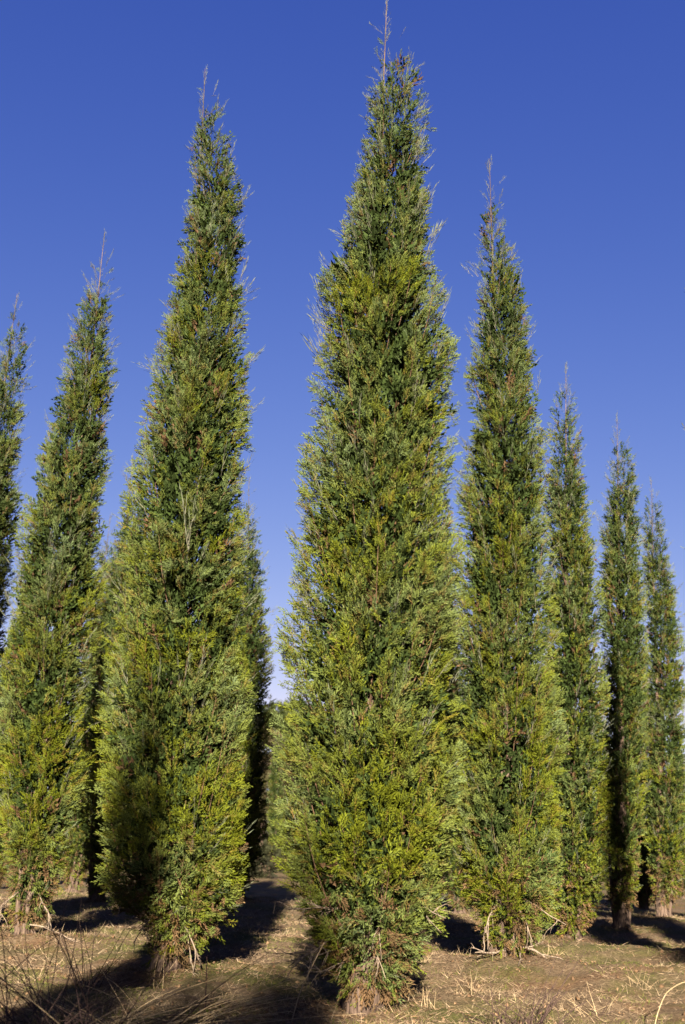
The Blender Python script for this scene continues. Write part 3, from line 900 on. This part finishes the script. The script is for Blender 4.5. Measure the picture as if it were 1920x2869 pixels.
def clods(n, seed):
    rng, x, y, z = scatter(n, seed, yr=(6.4, 20))
    r = 0.004 + 0.022 * rng.uniform(0, 1, n) ** 3
    base = np.array([(1, 0, 0), (-1, 0, 0), (0, 1, 0), (0, -1, 0), (0, 0, 1), (0, 0, -1)], float)
    tri = np.array([(0, 2, 4), (2, 1, 4), (1, 3, 4), (3, 0, 4), (2, 0, 5), (1, 2, 5), (3, 1, 5), (0, 3, 5)])
    V = np.stack([x, y, z + r * 0.2], 1)[:, None, :] + base[None] * r[:, None, None] * rng.uniform(0.6, 1.4, (n, 6, 1)) + rng.normal(0, 1, (n, 6, 3)) * (r * 0.2)[:, None, None]
    F = (tri[None] + (np.arange(n) * 6)[:, None, None]).reshape(-1, 3)
    m = rng.uniform(0, 1, (n, 1)) ** 2
    c = (np.array([0.34, 0.22, 0.125]) * m + np.array([0.19, 0.115, 0.065]) * (1 - m))
    return obj('gravel', np_mesh('gravel', V.reshape(-1, 3), F, M_STRAW, np.repeat(c * 0.29, 6, 0), True), None, 'small reddish clods and stones strewn on the soil', 'gravel', None, 'stuff')


clods(3500, 64)


# ------------------------------------------------------------------ weeds and long dry stems
def stem_mesh(pts, r0, r1, mat):
    P = np.asarray(pts, float)
    # smooth the polyline
    t = np.linspace(0, len(P) - 1, (len(P) - 1) * 5 + 1)
    Q = np.stack([np.interp(t, np.arange(len(P)), P[:, k]) for k in range(3)], 1)
    for _ in range(3):
        Q[1:-1] = (Q[:-2] + 2 * Q[1:-1] + Q[2:]) / 4
    tb = Tubes()
    tb.add(Q, np.linspace(r0, r1, len(Q)), 5)
    return tb.mesh('stem', mat)


def weed(name, label, cat, root, stems, group=None):
    e = obj(name, None, None, label, cat, group, None, root)
    for pts, r0, r1, mat in stems:
        obj('stem', stem_mesh(pts, r0, r1, mat), e)
    return e


def arcs(seed, n, az, az_s, el, el_s, Lr, r, mat, spread=0.1, droop=0.5):
    rng = np.random.default_rng(seed)
    out = []
    for _ in range(n):
        a = rng.normal(az, az_s)
        e = rng.normal(el, el_s)
        L = rng.uniform(*Lr)
        d = np.array([math.cos(a) * math.cos(e), math.sin(a) * math.cos(e), math.sin(e)])
        p = np.array([rng.normal(0, spread), rng.normal(0, spread), -0.03])
        pts = [p]
        dr = rng.uniform(0.3, 1) * droop
        for k in range(6):
            d = unit(d + np.array([0, 0, -dr / 6]) + rng.normal(0, 0.04, 3))
            pts.append(pts[-1] + d * L / 6)
        rr = r * rng.uniform(0.6, 1.3)
        out.append((pts, rr, rr * 0.35, mat))
    return out


g0 = lambda x, y, dz=0.0: (x, y, gz(x, y) + dz)
weed('dry_grass_clump', 'tangle of long arching dark and pale dry stems in the bottom left corner', 'dry grass', g0(-1.5, 5.6),
     arcs(401, 75, 2.6, 0.8, 0.68, 0.25, (0.7, 1.5), 0.0034, M_STEMDARK, 0.32, 1.1)
     + arcs(408, 24, 2.4, 1.0, 0.5, 0.2, (0.6, 1.2), 0.0032, M_STEMPALE, 0.3, 0.9)
     + arcs(402, 16, 0.5, 0.6, 0.85, 0.2, (0.6, 1.1), 0.0032, M_STEMDARK, 0.18, 1.0))
weed('dry_grass_clump', 'pale straw stems fallen crosswise beside the dark tangle of stems', 'dry grass', g0(-1.2, 7.0),
     arcs(403, 30, 0.1, 0.5, 0.42, 0.16, (0.5, 1.1), 0.0042, M_STEMPALE, 0.22, 0.5)
     + arcs(404, 16, 3.0, 0.5, 0.35, 0.18, (0.5, 1.0), 0.0036, M_STEMPALE, 0.25, 0.5))
weed('dry_grass_clump', 'low clump of broken pale stems at the foot of the tall shaded juniper', 'dry grass', g0(-1.35, 8.9),
     arcs(405, 18, 1.6, 1.6, 0.5, 0.25, (0.2, 0.4), 0.0024, M_STEMPALE, 0.2, 0.4))
weed('dry_stalk', 'tall thin upright dark stalk rising over the long dry stems', 'dry plant', g0(-1.55, 6.4),
     [([(0, 0, -0.03), (0.02, 0, 0.25), (0.045, 0, 0.5), (0.06, 0, 0.8)], 0.004, 0.0018, M_STEMDARK)])
weed('dry_stalk', 'short straight dark stalk alone at the bottom edge beside the foreground shadow', 'dry plant', g0(-0.82, 7.4),
     [([(0, 0, -0.05), (-0.005, 0, 0.15), (-0.012, 0, 0.34)], 0.0055, 0.003, M_STEMDARK)])
weed('dry_stalk', 'single long yellow straw leaning up against the dead twigs of the tallest juniper', 'dry plant', g0(-0.25, 7.55),
     [([(0, 0, -0.02), (0.05, 0.02, 0.18), (0.12, 0.05, 0.33), (0.21, 0.10, 0.5)], 0.0035, 0.005, M_STEMPALE)])
weed('dry_weed', 'dark bushy dead weed low at the bottom edge right of the tallest juniper', 'dry plant', g0(1.36, 7.7),
     arcs(411, 55, 1.6, 1.6, 0.95, 0.3, (0.15, 0.48), 0.0050, M_STEMDARK, 0.12, 0.9)
     + arcs(412, 6, 0.3, 0.2, 0.9, 0.1, (0.5, 0.75), 0.0042, M_STEMDARK, 0.05, 0.2)
     + arcs(413, 12, 1.6, 1.8, 0.6, 0.3, (0.15, 0.4), 0.003, M_STEMPALE, 0.12, 0.6))
weed('dry_weed', 'small thin-stemmed dead weed beside the foot of the tall shaded juniper', 'dry plant', g0(-1.95, 8.8),
     arcs(414, 16, 1.6, 1.2, 1.1, 0.25, (0.25, 0.6), 0.0036, M_STEMDARK, 0.04, 0.2))
weed('dry_weed', 'pale dead weed standing in the sunlit ground before the ground shadow on the right', 'dry plant', g0(1.95, 8.3),
     arcs(415, 16, 1.6, 1.4, 0.8, 0.3, (0.12, 0.32), 0.003, M_STEMPALE, 0.08, 0.5)
     + arcs(416, 6, 1.6, 1.6, 0.6, 0.3, (0.12, 0.26), 0.003, M_STEMDARK, 0.06, 0.5))
weed('dry_stalk', 'long pale stem arching to the right edge over the broad ground shadow', 'dry plant', g0(2.22, 7.6),
     [([(0, 0, -0.02), (0.08, 0.1, 0.14), (0.20, 0.25, 0.27), (0.38, 0.35, 0.34), (0.62, 0.4, 0.30)], 0.005, 0.0025, M_STEMPALE)])
for k, (x, y, sd) in enumerate([(0.75, 8.4, 421), (1.2, 9.4, 422), (2.75, 9.6, 423), (2.3, 11.2, 424), (0.95, 11.0, 425), (-0.75, 8.2, 426), (-2.5, 9.4, 427), (2.9, 8.2, 428)]):
    rr = np.random.default_rng(sd)
    lab = ['bleached grass tuft just right of the tallest juniper foot', 'bleached grass tuft left of the pale bent dead branches', 'bleached grass tuft near the edge of the broad ground shadow',
           'bleached grass tuft on the sunlit ground below the yellowish juniper', 'bleached grass tuft in the gap behind the tallest juniper', 'bleached grass tuft left of the foreground shadow',
           'bleached grass tuft between the two large junipers on the left', 'bleached grass tuft near the bottom right corner'][k]
    weed('grass_tuft', lab, 'dry grass', g0(x, y), arcs(sd, 14, 1.6, 1.6, 1.0, 0.3, (0.08, 0.22), 0.0026, M_STEMPALE, 0.06, 0.5), 'bleached grass tufts on the sunlit ground')
